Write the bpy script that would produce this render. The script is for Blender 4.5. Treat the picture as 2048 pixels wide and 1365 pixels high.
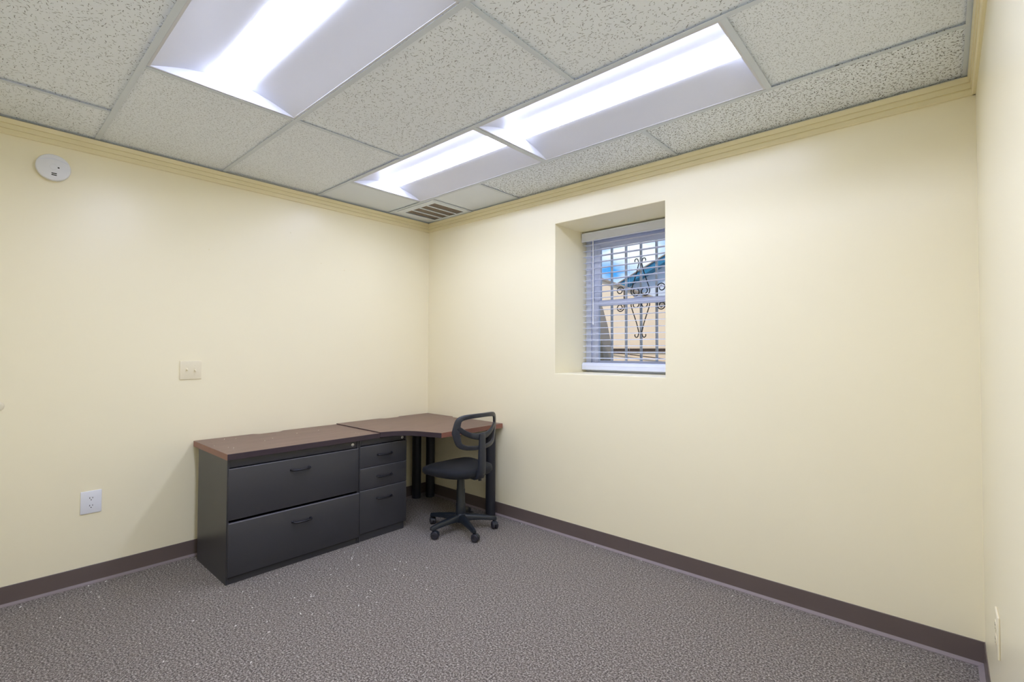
import bpy, bmesh, math, random
from mathutils import Vector, Matrix

for o in list(bpy.data.objects):
    bpy.data.objects.remove(o, do_unlink=True)
SC = bpy.context.scene
COL = SC.collection
PI = math.pi

# ------------------------------------------------------------------ camera
cam_d = bpy.data.cameras.new('camera')
cam_d.sensor_width = 36.0
cam_d.lens = 17.0256
cam_d.clip_start = 0.01
cam = bpy.data.objects.new('camera', cam_d)
COL.objects.link(cam)
_r = Vector((0.7463765721, 0.6655127766, 0.0038414522))
_u = Vector((0.0118532268, -0.0190641794, 0.9997479973))
_f = Vector((-0.6654182997, 0.7461429496, 0.0221175307))
M = Matrix.Identity(4)
for i in range(3):
    M[i][0] = _r[i]; M[i][1] = _u[i]; M[i][2] = -_f[i]
M[0][3], M[1][3], M[2][3] = 3.6805, -2.9233, 1.34
cam.matrix_world = M
SC.camera = cam

# ------------------------------------------------------------------ exposure, world
SC.view_settings.view_transform = 'Standard'
SC.view_settings.look = 'None'
SC.view_settings.gamma = 1.0
SC.view_settings.use_curve_mapping = False
SC.view_settings.exposure = 0.0
SC.cycles.diffuse_bounces = 8
SC.cycles.max_bounces = 14
LENS_STRENGTH = 23.8
LENS_COOL = (0.855, 0.93, 1.26, 1)
SKY_STRENGTH = 1.3

sun_d = bpy.data.lights.new('sun', 'SUN'); sun_d.energy = 3.3; sun_d.angle = 0.02; sun_d.color = (1.0, 0.93, 0.84)
sun = bpy.data.objects.new('sun', sun_d); COL.objects.link(sun); sun.location = (0, -6, 12)
sun.rotation_euler = (math.radians(34), 0, math.radians(12))
W = bpy.data.worlds.new('sky'); SC.world = W; W.use_nodes = True
nt = W.node_tree; nt.nodes.clear()
def wn(t, **k):
    n = nt.nodes.new(t)
    for a, b in k.items(): setattr(n, a, b)
    return n
tc = wn('ShaderNodeTexCoord')
mp = wn('ShaderNodeMapping'); mp.inputs['Scale'].default_value = (1, 1, 2.6); mp.inputs['Location'].default_value = (0.37, 0.1, 0.35)
nz = wn('ShaderNodeTexNoise'); nz.inputs['Scale'].default_value = 5.0; nz.inputs['Detail'].default_value = 5
cr = wn('ShaderNodeValToRGB')
cr.color_ramp.elements[0].position = 0.44; cr.color_ramp.elements[0].color = (0.055, 0.33, 0.90, 1)
cr.color_ramp.elements[1].position = 0.60; cr.color_ramp.elements[1].color = (0.88, 0.95, 1.0, 1)
bg = wn('ShaderNodeBackground'); bg.inputs['Strength'].default_value = SKY_STRENGTH
wo = wn('ShaderNodeOutputWorld')
nt.links.new(tc.outputs['Generated'], mp.inputs['Vector']); nt.links.new(mp.outputs[0], nz.inputs['Vector'])
nt.links.new(nz.outputs[0], cr.inputs[0]); nt.links.new(cr.outputs[0], bg.inputs[0]); nt.links.new(bg.outputs[0], wo.inputs[0])

# ------------------------------------------------------------------ helpers
def S(r, g, b):
    def c(v):
        v /= 255.0
        return v / 12.92 if v <= 0.04045 else ((v + 0.055) / 1.055) ** 2.4
    return (c(r), c(g), c(b), 1.0)

class NT:
    """small node-material builder"""
    def __init__(s, name):
        s.m = bpy.data.materials.new(name); s.m.use_nodes = True
        s.t = s.m.node_tree; s.p = s.t.nodes['Principled BSDF']; s.out = s.t.nodes['Material Output']
    def n(s, typ, ins=None, **k):
        x = s.t.nodes.new(typ)
        for a, b in k.items(): setattr(x, a, b)
        for a, b in (ins or {}).items():
            if isinstance(b, bpy.types.NodeSocket): s.t.links.new(b, x.inputs[a])
            else: x.inputs[a].default_value = b
        return x
    def l(s, a, b): s.t.links.new(a, b)
    def math(s, op, a, b=None, clamp=False):
        x = s.t.nodes.new('ShaderNodeMath'); x.operation = op; x.use_clamp = clamp
        for i, v in enumerate((a, b)):
            if v is None: continue
            if isinstance(v, bpy.types.NodeSocket): s.t.links.new(v, x.inputs[i])
            else: x.inputs[i].default_value = v
        return x.outputs[0]
    def mix(s, fac, a, b):
        x = s.t.nodes.new('ShaderNodeMix'); x.data_type = 'RGBA'
        for key, v in ((0, fac), (6, a), (7, b)):
            if isinstance(v, bpy.types.NodeSocket): s.t.links.new(v, x.inputs[key])
            else: x.inputs[key].default_value = v
        return x.outputs[2]
    def ramp(s, fac, stops):
        x = s.t.nodes.new('ShaderNodeValToRGB'); e = x.color_ramp.elements
        while len(e) < len(stops): e.new(0.5)
        for el, (p, c) in zip(e, stops): el.position = p; el.color = c
        s.l(fac, x.inputs[0]); return x.outputs[0]
    def pos(s): return s.n('ShaderNodeNewGeometry').outputs['Position']
    def noise(s, vec, scale, detail=2.0, rough=0.5):
        return s.n('ShaderNodeTexNoise', {'Vector': vec, 'Scale': scale, 'Detail': detail, 'Roughness': rough}).outputs[0]
    def bump(s, h, strength, dist):
        b = s.n('ShaderNodeBump', {'Height': h, 'Strength': strength, 'Distance': dist}); s.l(b.outputs[0], s.p.inputs['Normal'])
    def set(s, col=None, rough=None, metal=None, spec=None, **k):
        def put(key, v):
            if isinstance(v, bpy.types.NodeSocket): s.l(v, s.p.inputs[key])
            else: s.p.inputs[key].default_value = v
        if col is not None: put('Base Color', col)
        if rough is not None: put('Roughness', rough)
        if metal is not None: put('Metallic', metal)
        if spec is not None: put('Specular IOR Level', spec)
        for a, b in k.items(): put(a.replace('_', ' '), b)
        return s.m

def plain(name, col, rough=0.5, metal=0.0, spec=0.5, var=0.04, scale=30.0, bump=0.0):
    """flat-coloured material with a little procedural variation"""
    k = NT(name); p = k.pos()
    n = k.noise(p, scale, 3)
    c2 = tuple(min(1, v * (1 + var)) for v in col[:3]) + (1,)
    c1 = tuple(v * (1 - var) for v in col[:3]) + (1,)
    if bump: k.bump(n, bump, 0.001)
    return k.set(k.mix(n, c1, c2), rough, metal, spec)

# wall paint: pale yellow semi-gloss, rolled texture, faint scuffs
def mat_wall(name, col, rough, bump=0.05):
    k = NT(name); p = k.pos()
    big = k.noise(p, 0.9, 2); fine = k.noise(p, 420, 2)
    low = k.noise(p, 6.0, 3)
    c = k.mix(big, tuple(v * 0.985 for v in col[:3]) + (1,), tuple(min(1, v * 1.015) for v in col[:3]) + (1,))
    h = k.math('ADD', k.math('MULTIPLY', fine, 0.25), k.math('MULTIPLY', low, 1.3))
    k.bump(h, bump, 0.004)
    r = k.math('ADD', k.math('MULTIPLY', low, 0.02), rough - 0.01)
    return k.set(c, r, 0, 0.5)
M_wall = mat_wall('yellow_wall_paint', S(247, 239, 208), 0.31)
M_trim = mat_wall('yellow_trim_paint', S(241, 231, 192), 0.34, 0.02)

# carpet
def mat_carpet():
    k = NT('grey_brown_carpet'); p = k.pos()
    n1 = k.noise(p, 120, 3, 0.65); n2 = k.noise(p, 300, 2, 0.6); n3 = k.noise(p, 2.2, 3)
    mp = k.n('ShaderNodeMapping', {'Vector': p, 'Scale': (1.0, 1.0, 0.2), 'Rotation': (0, 0, 0.7)})
    v = k.n('ShaderNodeTexVoronoi', {'Vector': mp.outputs[0], 'Scale': 170.0}).outputs['Distance']
    f = k.math('ADD', k.math('MULTIPLY', n1, 0.75), k.math('MULTIPLY', n2, 0.45))
    c = k.ramp(f, [(0.48, S(38, 34, 31)), (0.57, S(106, 98, 91)), (0.64, S(150, 142, 134)), (0.75, S(218, 211, 203))])
    c = k.mix(k.math('MULTIPLY', n3, 0.28), c, S(128, 115, 106))
    h = k.math('ADD', n1, k.math('MULTIPLY', v, -0.6))
    k.bump(h, 0.9, 0.008)
    return k.set(c, 0.95, 0, 0.1, Sheen_Weight=0.15)
M_carpet = mat_carpet()

# ceiling tiles: short fissures scattered by a voronoi lattice, each with its own angle
def mat_tile(name, dens, length, width, dark, base=S(241, 247, 255), keep=0.7, straight=0.5):
    k = NT(name)
    p = k.pos(); oi = k.n('ShaderNodeObjectInfo')
    off = k.n('ShaderNodeVectorMath', {0: p, 1: (0, 0, 0)}, operation='ADD')
    cmb = k.n('ShaderNodeCombineXYZ', {'X': k.math('MULTIPLY', oi.outputs['Random'], 13.0), 'Y': k.math('MULTIPLY', oi.outputs['Random'], 7.0), 'Z': 0.0})
    k.l(cmb.outputs[0], off.inputs[1])
    flat = k.n('ShaderNodeVectorMath', {0: off.outputs[0], 1: (1, 1, 0)}, operation='MULTIPLY').outputs[0]
    warp = k.n('ShaderNodeTexNoise', {'Vector': flat, 'Scale': 55.0, 'Detail': 2.0}).outputs['Color']
    wv = k.n('ShaderNodeVectorMath', {0: warp, 1: (0.5, 0.5, 0.5)}, operation='SUBTRACT').outputs[0]
    wv = k.n('ShaderNodeVectorMath', {0: wv, 'Scale': 0.012}, operation='SCALE').outputs[0]
    q = k.n('ShaderNodeVectorMath', {0: flat, 1: wv}, operation='ADD').outputs[0]
    mask = None
    for i, (d, L, w) in enumerate(((dens, length, width), (dens * 1.7, length * 0.5, width * 0.8))):
        sh = k.n('ShaderNodeVectorMath', {0: q, 1: (i * 3.3, i * 1.7, 0)}, operation='ADD').outputs[0]
        vo = k.n('ShaderNodeTexVoronoi', {'Vector': sh, 'Scale': d}, voronoi_dimensions='2D')
        loc = k.n('ShaderNodeVectorMath', {0: sh, 1: vo.outputs['Position']}, operation='SUBTRACT').outputs[0]
        sep = k.n('ShaderNodeSeparateColor', {'Color': vo.outputs['Color']})
        ang = k.math('MULTIPLY', k.math('SUBTRACT', sep.outputs[0], 0.5), PI * (2 * straight))
        rot = k.n('ShaderNodeVectorRotate', {'Vector': loc, 'Angle': ang}, rotation_type='Z_AXIS').outputs[0]
        s2 = k.n('ShaderNodeSeparateXYZ', {'Vector': rot})
        ll = k.math('ADD', k.math('MULTIPLY', sep.outputs[1], L), L * 0.4)
        a = k.math('DIVIDE', s2.outputs[0], ll); b = k.math('DIVIDE', s2.outputs[1], w)
        e = k.math('ADD', k.math('MULTIPLY', a, a), k.math('MULTIPLY', b, b))
        m = k.math('SUBTRACT', 1.0, k.math('MULTIPLY', e, 0.7), True)
        m = k.math('MULTIPLY', m, k.math('LESS_THAN', sep.outputs[2], keep))
        mask = m if mask is None else k.math('MAXIMUM', mask, m)
    fine = k.noise(p, 260, 3, 0.7)
    pin = k.math('MULTIPLY', k.math('SUBTRACT', fine, 0.58, True), 1.2)
    c = k.mix(k.math('MULTIPLY', k.math('MULTIPLY', mask, 1.25, True), dark), base, S(72, 74, 76))
    c = k.mix(pin, c, S(140, 142, 143))
    h = k.math('SUBTRACT', k.math('MULTIPLY', fine, 0.25), mask)
    k.bump(h, 0.35, 0.003)
    return k.set(c, 0.9, 0, 0.2)
M_tile_coarse = mat_tile('coarse_fissured_tile', 46, 0.0075, 0.0019, 0.95, keep=0.85, straight=1.0)
M_tile_mid = mat_tile('fissured_tile', 44, 0.0085, 0.0014, 0.80, keep=0.50, straight=0.45)
M_tile_fine = mat_tile('fine_fissured_tile', 62, 0.0055, 0.0013, 0.55, keep=0.7, straight=0.6)
M_tile_plain = plain('plain_ceiling_panel', S(232, 239, 248), 0.85, 0, 0.2, 0.015, 90)
M_tee = plain('white_tee_metal', S(214, 222, 232), 0.45, 0, 0.4, 0.02, 20)
M_plenum = plain('dark_plenum', S(70, 66, 60), 0.95, 0, 0.1, 0.2, 6)
M_fix = plain('white_fixture_enamel', S(214, 216, 224), 0.38, 0, 0.4, 0.01, 15)

def mat_lens(name, mul):
    k = NT(name); p = k.pos()
    n = k.noise(p, 3.0, 1)
    c = k.mix(n, tuple(v * 0.98 for v in LENS_COOL[:3]) + (1,), LENS_COOL)
    em = k.n('ShaderNodeEmission', {'Color': c, 'Strength': LENS_STRENGTH * mul})
    k.l(em.outputs[0], k.out.inputs['Surface'])
    return k.m
M_lens = mat_lens('lit_diffuser', 1.14); M_lens_dim = mat_lens('lit_diffuser_dimmed', 0.68)  # window-side pair set dimmer to keep the back wall from washing out

M_base = plain('brown_vinyl_base', S(104, 92, 88), 0.33, 0, 0.5, 0.05, 8)
M_toe = plain('vinyl_toe_lit_tone', S(146, 135, 136), 0.5, 0, 0.4, 0.06, 25)  # paler than the base: light on the upward slope put into its colour
M_white = plain('white_plastic', S(232, 234, 240), 0.35, 0, 0.5, 0.015, 40)
M_offw = plain('bluish_white_vinyl', S(222, 227, 240), 0.4, 0, 0.4, 0.02, 20)
M_slat = plain('white_slat', S(224, 230, 248), 0.4, 0, 0.4, 0.02, 20)
M_cream = plain('cream_plastic', S(238, 229, 200), 0.35, 0, 0.5, 0.015, 40)
M_black = plain('black_void', S(14, 13, 13), 0.7, 0, 0.2, 0.1, 40)
M_ventbk = plain('dusty_duct_fin', S(150, 138, 126), 0.8, 0, 0.2, 0.2, 120)
M_steel = plain('nickel_lock', S(215, 213, 208), 0.28, 0.8, 0.5, 0.03, 60)

def mat_metalpaint(name, col, rough):
    k = NT(name); p = k.pos()
    n = k.noise(p, 3.0, 3); f = k.noise(p, 700, 2)
    c = k.mix(n, tuple(v * 0.88 for v in col[:3]) + (1,), tuple(v * 1.12 for v in col[:3]) + (1,))
    k.bump(f, 0.06, 0.001)
    return k.set(c, rough, 0, 0.45)
M_char = mat_metalpaint('charcoal_cabinet_paint', S(58, 58, 62), 0.35)
M_highlight = plain('drawer_edge_highlight', S(120, 121, 130), 0.35, 0.2, 0.5, 0.05, 30)  # painted highlight: paler strip laid along each drawer's top edge
M_pull = plain('black_pull_metal', S(28, 28, 34), 0.28, 0.3, 0.5, 0.05, 60)
M_legc = mat_metalpaint('black_leg_paint', S(40, 42, 50), 0.42)

def mat_wood(name, ang):
    k = NT(name); p = k.pos()
    mp = k.n('ShaderNodeMapping', {'Vector': p, 'Scale': (26, 1.6, 12), 'Rotation': (0, 0, ang)}).outputs[0]
    n = k.noise(mp, 2.2, 6, 0.6); n2 = k.noise(mp, 14, 3, 0.6); blot = k.noise(p, 3.5, 3)
    c = k.ramp(n, [(0.3, S(98, 72, 63)), (0.52, S(121, 91, 80)), (0.72, S(137, 106, 94))])
    c = k.mix(k.math('MULTIPLY', n2, 0.3), c, S(86, 62, 54))
    c = k.mix(k.math('MULTIPLY', blot, 0.35), c, S(118, 92, 82))
    k.bump(n2, 0.08, 0.001)
    return k.set(c, 0.36, 0, 0.5)
M_wood = mat_wood('mahogany_laminate', 0.0)
M_wood_red = mat_wood('mahogany_laminate_corner', 0.6)
M_woodedge = plain('reddish_laminate_edge', S(140, 92, 76), 0.4, 0, 0.5, 0.1, 40)
M_band = plain('dark_edge_band', S(58, 47, 54), 0.4, 0, 0.4, 0.06, 30)

def mat_fabric(name, col):
    k = NT(name); p = k.pos()
    v = k.n('ShaderNodeTexVoronoi', {'Vector': p, 'Scale': 500.0}).outputs['Distance']
    n = k.noise(p, 40, 3)
    c = k.mix(n, tuple(x * 0.75 for x in col[:3]) + (1,), tuple(x * 1.25 for x in col[:3]) + (1,))
    k.bump(v, 0.5, 0.002)
    return k.set(c, 0.72, 0, 0.35, Sheen_Weight=0.06)
M_fab = mat_fabric('navy_black_fabric', S(20, 23, 31))
M_plas = plain('black_chair_plastic', S(44, 47, 55), 0.38, 0, 0.5, 0.06, 80)
M_plas2 = plain('dark_base_plastic', S(30, 36, 44), 0.36, 0, 0.5, 0.06, 80)
M_wheel = plain('caster_wheel_nylon', S(48, 47, 54), 0.5, 0, 0.4, 0.06, 80)

def mat_mesh():
    k = NT('sheer_mesh_fabric')
    p = k.pos()
    n = k.noise(p, 800, 1)
    tr = k.n('ShaderNodeBsdfTransparent')
    df = k.n('ShaderNodeBsdfDiffuse', {'Color': S(40, 42, 48)})
    mx = k.n('ShaderNodeMixShader', {0: k.math('ADD', k.math('MULTIPLY', n, 0.12), 0.12)})
    k.l(tr.outputs[0], mx.inputs[1]); k.l(df.outputs[0], mx.inputs[2]); k.l(mx.outputs[0], k.out.inputs['Surface'])
    return k.m
M_mesh = mat_mesh()

def mat_glass():
    k = NT('window_glass')
    p = k.pos(); n = k.noise(p, 2.0, 1)
    tr = k.n('ShaderNodeBsdfTransparent', {'Color': (0.97, 0.985, 0.98, 1)})
    gl = k.n('ShaderNodeBsdfGlossy', {'Roughness': k.math('MULTIPLY', n, 0.02)})
    fr = k.n('ShaderNodeFresnel', {'IOR': 1.3})
    mx = k.n('ShaderNodeMixShader', {0: fr.outputs[0]})
    k.l(tr.outputs[0], mx.inputs[1]); k.l(gl.outputs[0], mx.inputs[2]); k.l(mx.outputs[0], k.out.inputs['Surface'])
    return k.m
M_glass = mat_glass()
M_iron = plain('dark_wrought_iron', S(46, 38, 34), 0.6, 0.2, 0.4, 0.15, 60)
M_bar = plain('grey_painted_bar', S(196, 194, 196), 0.5, 0.0, 0.4, 0.05, 30)
M_beige = plain('beige_stucco', S(240, 214, 184), 0.9, 0, 0.2, 0.03, 8, 0.3)
M_grey = plain('grey_shadow_tone', S(148, 134, 120), 0.9, 0, 0.2, 0.08, 9, 0.3)
M_browntrim = plain('brown_rake_board', S(150, 134, 118), 0.8, 0, 0.2, 0.1, 20)
M_darkpipe = plain('dark_brown_pipe', S(66, 50, 42), 0.6, 0, 0.3, 0.1, 30)
M_teal = plain('teal_roof', S(52, 120, 152), 0.6, 0, 0.3, 0.06, 12)
M_siding = plain('pale_grey_siding', S(206, 208, 214), 0.8, 0, 0.2, 0.03, 10)
M_ground = plain('outdoor_gravel', S(160, 150, 138), 0.95, 0, 0.1, 0.15, 25, 0.4)
M_flake = plain('white_paper_flake', S(240, 238, 232), 0.8, 0, 0.2, 0.02, 60)

# ---- mesh helpers
def finish(bm, name, mat, parent=None, smooth=None, loc=None):
    bmesh.ops.recalc_face_normals(bm, faces=bm.faces)
    if smooth is not None:
        for f in bm.faces: f.smooth = True
        ca = math.radians(smooth)
        for e in bm.edges:
            e.smooth = not (len(e.link_faces) == 2 and e.calc_face_angle(0) > ca)
    me = bpy.data.meshes.new(name); bm.to_mesh(me); bm.free()
    me.materials.append(mat)
    return link(name, me, parent, loc)
def link(name, me, parent=None, loc=None):
    o = bpy.data.objects.new(name, me); COL.objects.link(o)
    if parent is not None: o.parent = parent
    if loc is not None: o.location = loc
    return o
def empty(name, loc=(0, 0, 0), rz=0.0):
    o = bpy.data.objects.new(name, None); COL.objects.link(o)
    o.location = loc; o.rotation_euler = (0, 0, rz); o.empty_display_size = 0.05
    return o
def tag(o, label=None, cat=None, group=None, kind=None):
    if label: o['label'] = label
    if cat: o['category'] = cat
    if group: o['group'] = group
    if kind: o['kind'] = kind
    return o
def box(bm, x0, x1, y0, y1, z0, z1, bev=0.0, seg=2):
    vs = [bm.verts.new((x, y, z)) for x in (x0, x1) for y in (y0, y1) for z in (z0, z1)]
    fs = []
    for idx in ((0, 1, 3, 2), (4, 6, 7, 5), (0, 4, 5, 1), (2, 3, 7, 6), (0, 2, 6, 4), (1, 5, 7, 3)):
        fs.append(bm.faces.new([vs[i] for i in idx]))
    if bev > 0:
        es = list({e for f in fs for e in f.edges})
        bmesh.ops.bevel(bm, geom=es, offset=bev, segments=seg, affect='EDGES', profile=0.5)
def bx(name, mat, x0, x1, y0, y1, z0, z1, parent=None, bev=0.0, seg=2, off=(0, 0, 0)):
    bm = bmesh.new(); box(bm, x0 - off[0], x1 - off[0], y0 - off[1], y1 - off[1], z0 - off[2], z1 - off[2], bev, seg)
    return finish(bm, name, mat, parent, 40 if bev > 0 else None)
def prism(bm, pts, a0, a1, fn):
    """extrude a 2D polygon between a0 and a1; fn(u,v,a)->xyz"""
    A = [bm.verts.new(fn(u, v, a0)) for u, v in pts]; B = [bm.verts.new(fn(u, v, a1)) for u, v in pts]
    n = len(pts)
    bm.faces.new(A); bm.faces.new(list(reversed(B)))
    for i in range(n):
        j = (i + 1) % n
        bm.faces.new((A[i], A[j], B[j], B[i]))
def tube(bm, pts, rad, seg=8, closed=False, caps=True):
    """round tube along points; rad number or list"""
    P = [Vector(p) for p in pts]; n = len(P); rings = []
    prev = None
    for i in range(n):
        if closed: t = P[(i + 1) % n] - P[i - 1]
        else: t = P[min(i + 1, n - 1)] - P[max(i - 1, 0)]
        t.normalize()
        if prev is None:
            a = Vector((0, 0, 1)) if abs(t.z) < 0.9 else Vector((1, 0, 0))
            nrm = t.cross(a).normalized()
        else:
            nrm = (prev - t * prev.dot(t)).normalized()
        prev = nrm; b = t.cross(nrm)
        r = rad[i] if isinstance(rad, (list, tuple)) else rad
        rings.append([bm.verts.new(P[i] + (nrm * math.cos(2 * PI * k / seg) + b * math.sin(2 * PI * k / seg)) * r) for k in range(seg)])
    m = n if closed else n - 1
    for i in range(m):
        A, B = rings[i], rings[(i + 1) % n]
        for k in range(seg):
            bm.faces.new((A[k], A[(k + 1) % seg], B[(k + 1) % seg], B[k]))
    if caps and not closed:
        bm.faces.new(rings[0]); bm.faces.new(list(reversed(rings[-1])))
def lathe(bm, prof, seg=24, axis='z', c=(0, 0, 0)):
    """revolve (r,h) profile"""
    rings = []
    for r, h in prof:
        ring = []
        for k in range(seg):
            a = 2 * PI * k / seg
            u, v = r * math.cos(a), r * math.sin(a)
            if axis == 'z': p = (c[0] + u, c[1] + v, c[2] + h)
            elif axis == 'x': p = (c[0] + h, c[1] + u, c[2] + v)
            else: p = (c[0] + u, c[1] + h, c[2] + v)
            ring.append(bm.verts.new(p))
        rings.append(ring)
    for A, B in zip(rings, rings[1:]):
        for k in range(seg):
            bm.faces.new((A[k], A[(k + 1) % seg], B[(k + 1) % seg], B[k]))
    if prof[0][0] > 1e-6: bm.faces.new(list(reversed(rings[0])))
    if prof[-1][0] > 1e-6: bm.faces.new(rings[-1])
    bmesh.ops.remove_doubles(bm, verts=bm.verts, dist=1e-6)

# ------------------------------------------------------------------ room dimensions
RW = 3.798          # right wall x
FRONT = -3.25       # wall behind the camera
ZC = 2.565          # underside of ceiling grid
TOPZ = 2.75
WX0, WX1, WZ0, WZ1 = 1.505, 2.368, 1.180, 2.303   # window opening
WT = 0.50           # back wall thickness

# ------------------------------------------------------------------ shell
bm = bmesh.new(); box(bm, -0.12, RW + 0.12, FRONT - 0.12, WT, -0.10, 0.0)
tag(finish(bm, 'floor', M_carpet), 'grey-brown speckled carpet covering the whole floor', kind='structure')
bm = bmesh.new(); box(bm, -0.12, 0, FRONT - 0.12, 0.0, 0, TOPZ)
tag(finish(bm, 'wall_left', M_wall), 'pale yellow wall with light switch and smoke detector', kind='structure')
bm = bmesh.new(); box(bm, RW, RW + 0.12, FRONT - 0.12, 0.0, 0, TOPZ)
tag(finish(bm, 'wall_right', M_wall), 'pale yellow wall at the right edge', kind='structure')
bm = bmesh.new(); box(bm, 0, RW, FRONT - 0.12, FRONT, 0, TOPZ)
tag(finish(bm, 'wall_front', M_wall), 'pale yellow wall behind the camera', kind='structure')
bm = bmesh.new()
# one skin with the opening cut out (inner face, outer face, reveals)
def ringface(y, flip):
    o = [bm.verts.new(p) for p in ((-0.12, y, 0), (RW + 0.12, y, 0), (RW + 0.12, y, TOPZ), (-0.12, y, TOPZ))]
    i = [bm.verts.new(p) for p in ((WX0, y, WZ0), (WX1, y, WZ0), (WX1, y, WZ1), (WX0, y, WZ1))]
    for a in range(4):
        b = (a + 1) % 4
        bm.faces.new((o[a], o[b], i[b], i[a]) if not flip else (o[b], o[a], i[a], i[b]))
    return o, i
o1, i1 = ringface(0.0, False); o2, i2 = ringface(WT, True)
rev_edges = []
for a in range(4):
    b = (a + 1) % 4
    bm.faces.new((i1[a], i1[b], i2[b], i2[a])); bm.faces.new((o1[b], o1[a], o2[a], o2[b]))
es = [e for e in bm.edges if all(v in i1 for v in e.verts)]
bmesh.ops.bevel(bm, geom=es, offset=0.006, segments=3, affect='EDGES', profile=0.5)
tag(finish(bm, 'wall_back', M_wall, smooth=30), 'pale yellow wall with the deep-set window', kind='structure')

for (y, z) in ((-1.318, 2.235), (-1.075, 2.035), (-0.875, 2.005), (-1.86, 2.02)):
    bm = bmesh.new(); lathe(bm, [(0.0048, 0.0), (0.0042, 0.0009), (0.0022, 0.0007), (0.0, 0.0002)], 10, 'x', (0, y, z))
    finish(bm, 'nail_hole', M_trim, bpy.data.objects['wall_left'], 40)
# crown mouldings
CP = [(0, 2.478), (0.010, 2.478), (0.0135, 2.482), (0.0135, 2.5030), (0.0105, 2.5045), (0.0105, 2.5060), (0.0175, 2.5075), (0.0175, 2.5300),
      (0.0145, 2.5315), (0.0145, 2.5330), (0.0215, 2.5345), (0.0265, 2.558), (0, 2.558)]
bm = bmesh.new(); prism(bm, CP, FRONT, 0, lambda u, v, a: (u, a, v))
tag(finish(bm, 'trim_1', M_trim), 'stepped yellow crown moulding along the left wall', kind='structure')
bm = bmesh.new(); prism(bm, CP, 0, RW, lambda u, v, a: (a, -u, v))
tag(finish(bm, 'trim_2', M_trim), 'stepped yellow crown moulding above the window wall', kind='structure')
bm = bmesh.new(); prism(bm, CP, FRONT, 0, lambda u, v, a: (RW - u, a, v))
tag(finish(bm, 'trim_3', M_trim), 'stepped yellow crown moulding on the right wall', kind='structure')
# cove bases
BP = [(0, 0), (0.006, 0), (0.0060, 0.0115), (0.0050, 0.0135), (0.004, 0.100), (0.003, 0.102), (0, 0.102)]
TP = [(0.006, 0), (0.024, 0), (0.024, 0.004), (0.006, 0.0125)]
def cove(name, runs, fn, label):
    b = bmesh.new(); t = bmesh.new()
    for a0, a1 in runs: prism(b, BP, a0, a1, fn); prism(t, TP, a0, a1, fn)
    o = tag(finish(b, name, M_base), label, kind='structure')
    finish(t, 'toe', M_toe, o)
cove('baseboard_left', [(FRONT, 0)], lambda u, v, a: (u, a, v), 'brown vinyl cove base along the left wall')
cove('baseboard_back', [(0, 2.12), (2.121, RW)], lambda u, v, a: (a, -u, v), 'brown vinyl cove base under the window')
cove('baseboard_right', [(FRONT, 0)], lambda u, v, a: (RW - u, a, v), 'brown vinyl cove base on the right wall')

# ------------------------------------------------------------------ ceiling grid
bm = bmesh.new(); box(bm, -0.12, RW + 0.12, FRONT - 0.12, WT, TOPZ, TOPZ + 0.1)
ceil = tag(finish(bm, 'ceiling', M_plenum), 'suspended ceiling of white fissured tiles in a metal grid', kind='structure')
YL = [-3.10, -2.450, -1.786, -1.115, -0.467]
TW = 0.024
def tee(x0, x1, y0, y1):
    bx('tee', M_tee, x0, x1, y0, y1, ZC, ZC + 0.0015, ceil)
    cx, cy = (x0 + x1) / 2, (y0 + y1) / 2
for y in YL: tee(0, RW, y - TW / 2, y + TW / 2)
rows = [(-0.467, 0.0, [0.11, 0.61, 1.152, 2.450, 3.767]),
        (-1.115, -0.467, [0.480, 1.775, 3.090, 3.767]),
        (-1.786, -1.115, [1.125, 2.441, 3.767]),
        (-2.450, -1.786, [1.118, 2.441, 3.767]),
        (-3.10, -2.450, [0.495, 1.80, 3.10, 3.767]),
        (FRONT, -3.10, [1.12, 2.44, 3.767])]
SKIP = {(0, 1), (1, 1), (1, 2), (3, 1), (3, 2)}        # vent and the four light fixtures
PLAIN = {(0, 0), (0, 2), (1, 0)}
COARSE = {(0, 3), (0, 4), (0, 5)}
FINE = {(3, 0), (1, 3), (2, 0)}
rnd = random.Random(4)
for ri, (y0, y1, cuts) in enumerate(rows):
    xs = [0.0] + cuts + [RW]
    for ci in range(len(xs) - 1):
        a, b = xs[ci], xs[ci + 1]
        if ci > 0 and not (ri == 0 and a == 0.11):
            tee(a - TW / 2, a + TW / 2, y0 + TW / 2 + 0.0005, y1 - (TW / 2 + 0.0005 if y1 < 0 else 0))
        if (ri, ci) in SKIP: continue
        mt = M_tile_plain if (ri, ci) in PLAIN else M_tile_coarse if (ri, ci) in COARSE else M_tile_fine if (ri, ci) in FINE else M_tile_mid
        lift = 0.0060 + rnd.random() * 0.005
        bx('ceiling_tile', mt, a + 0.002, b - 0.002, y0 + 0.002, y1 - 0.002, ZC + lift, ZC + lift + 0.016, ceil)
# wall angles
for (x0, x1, y0, y1) in ((0, 0.022, FRONT, 0), (RW - 0.030, RW, FRONT, 0), (0, RW, -0.012, 0)):
    bx('wall_angle', M_tee, x0, x1, y0, y1, ZC - 0.0005, ZC + 0.001, ceil)

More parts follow.
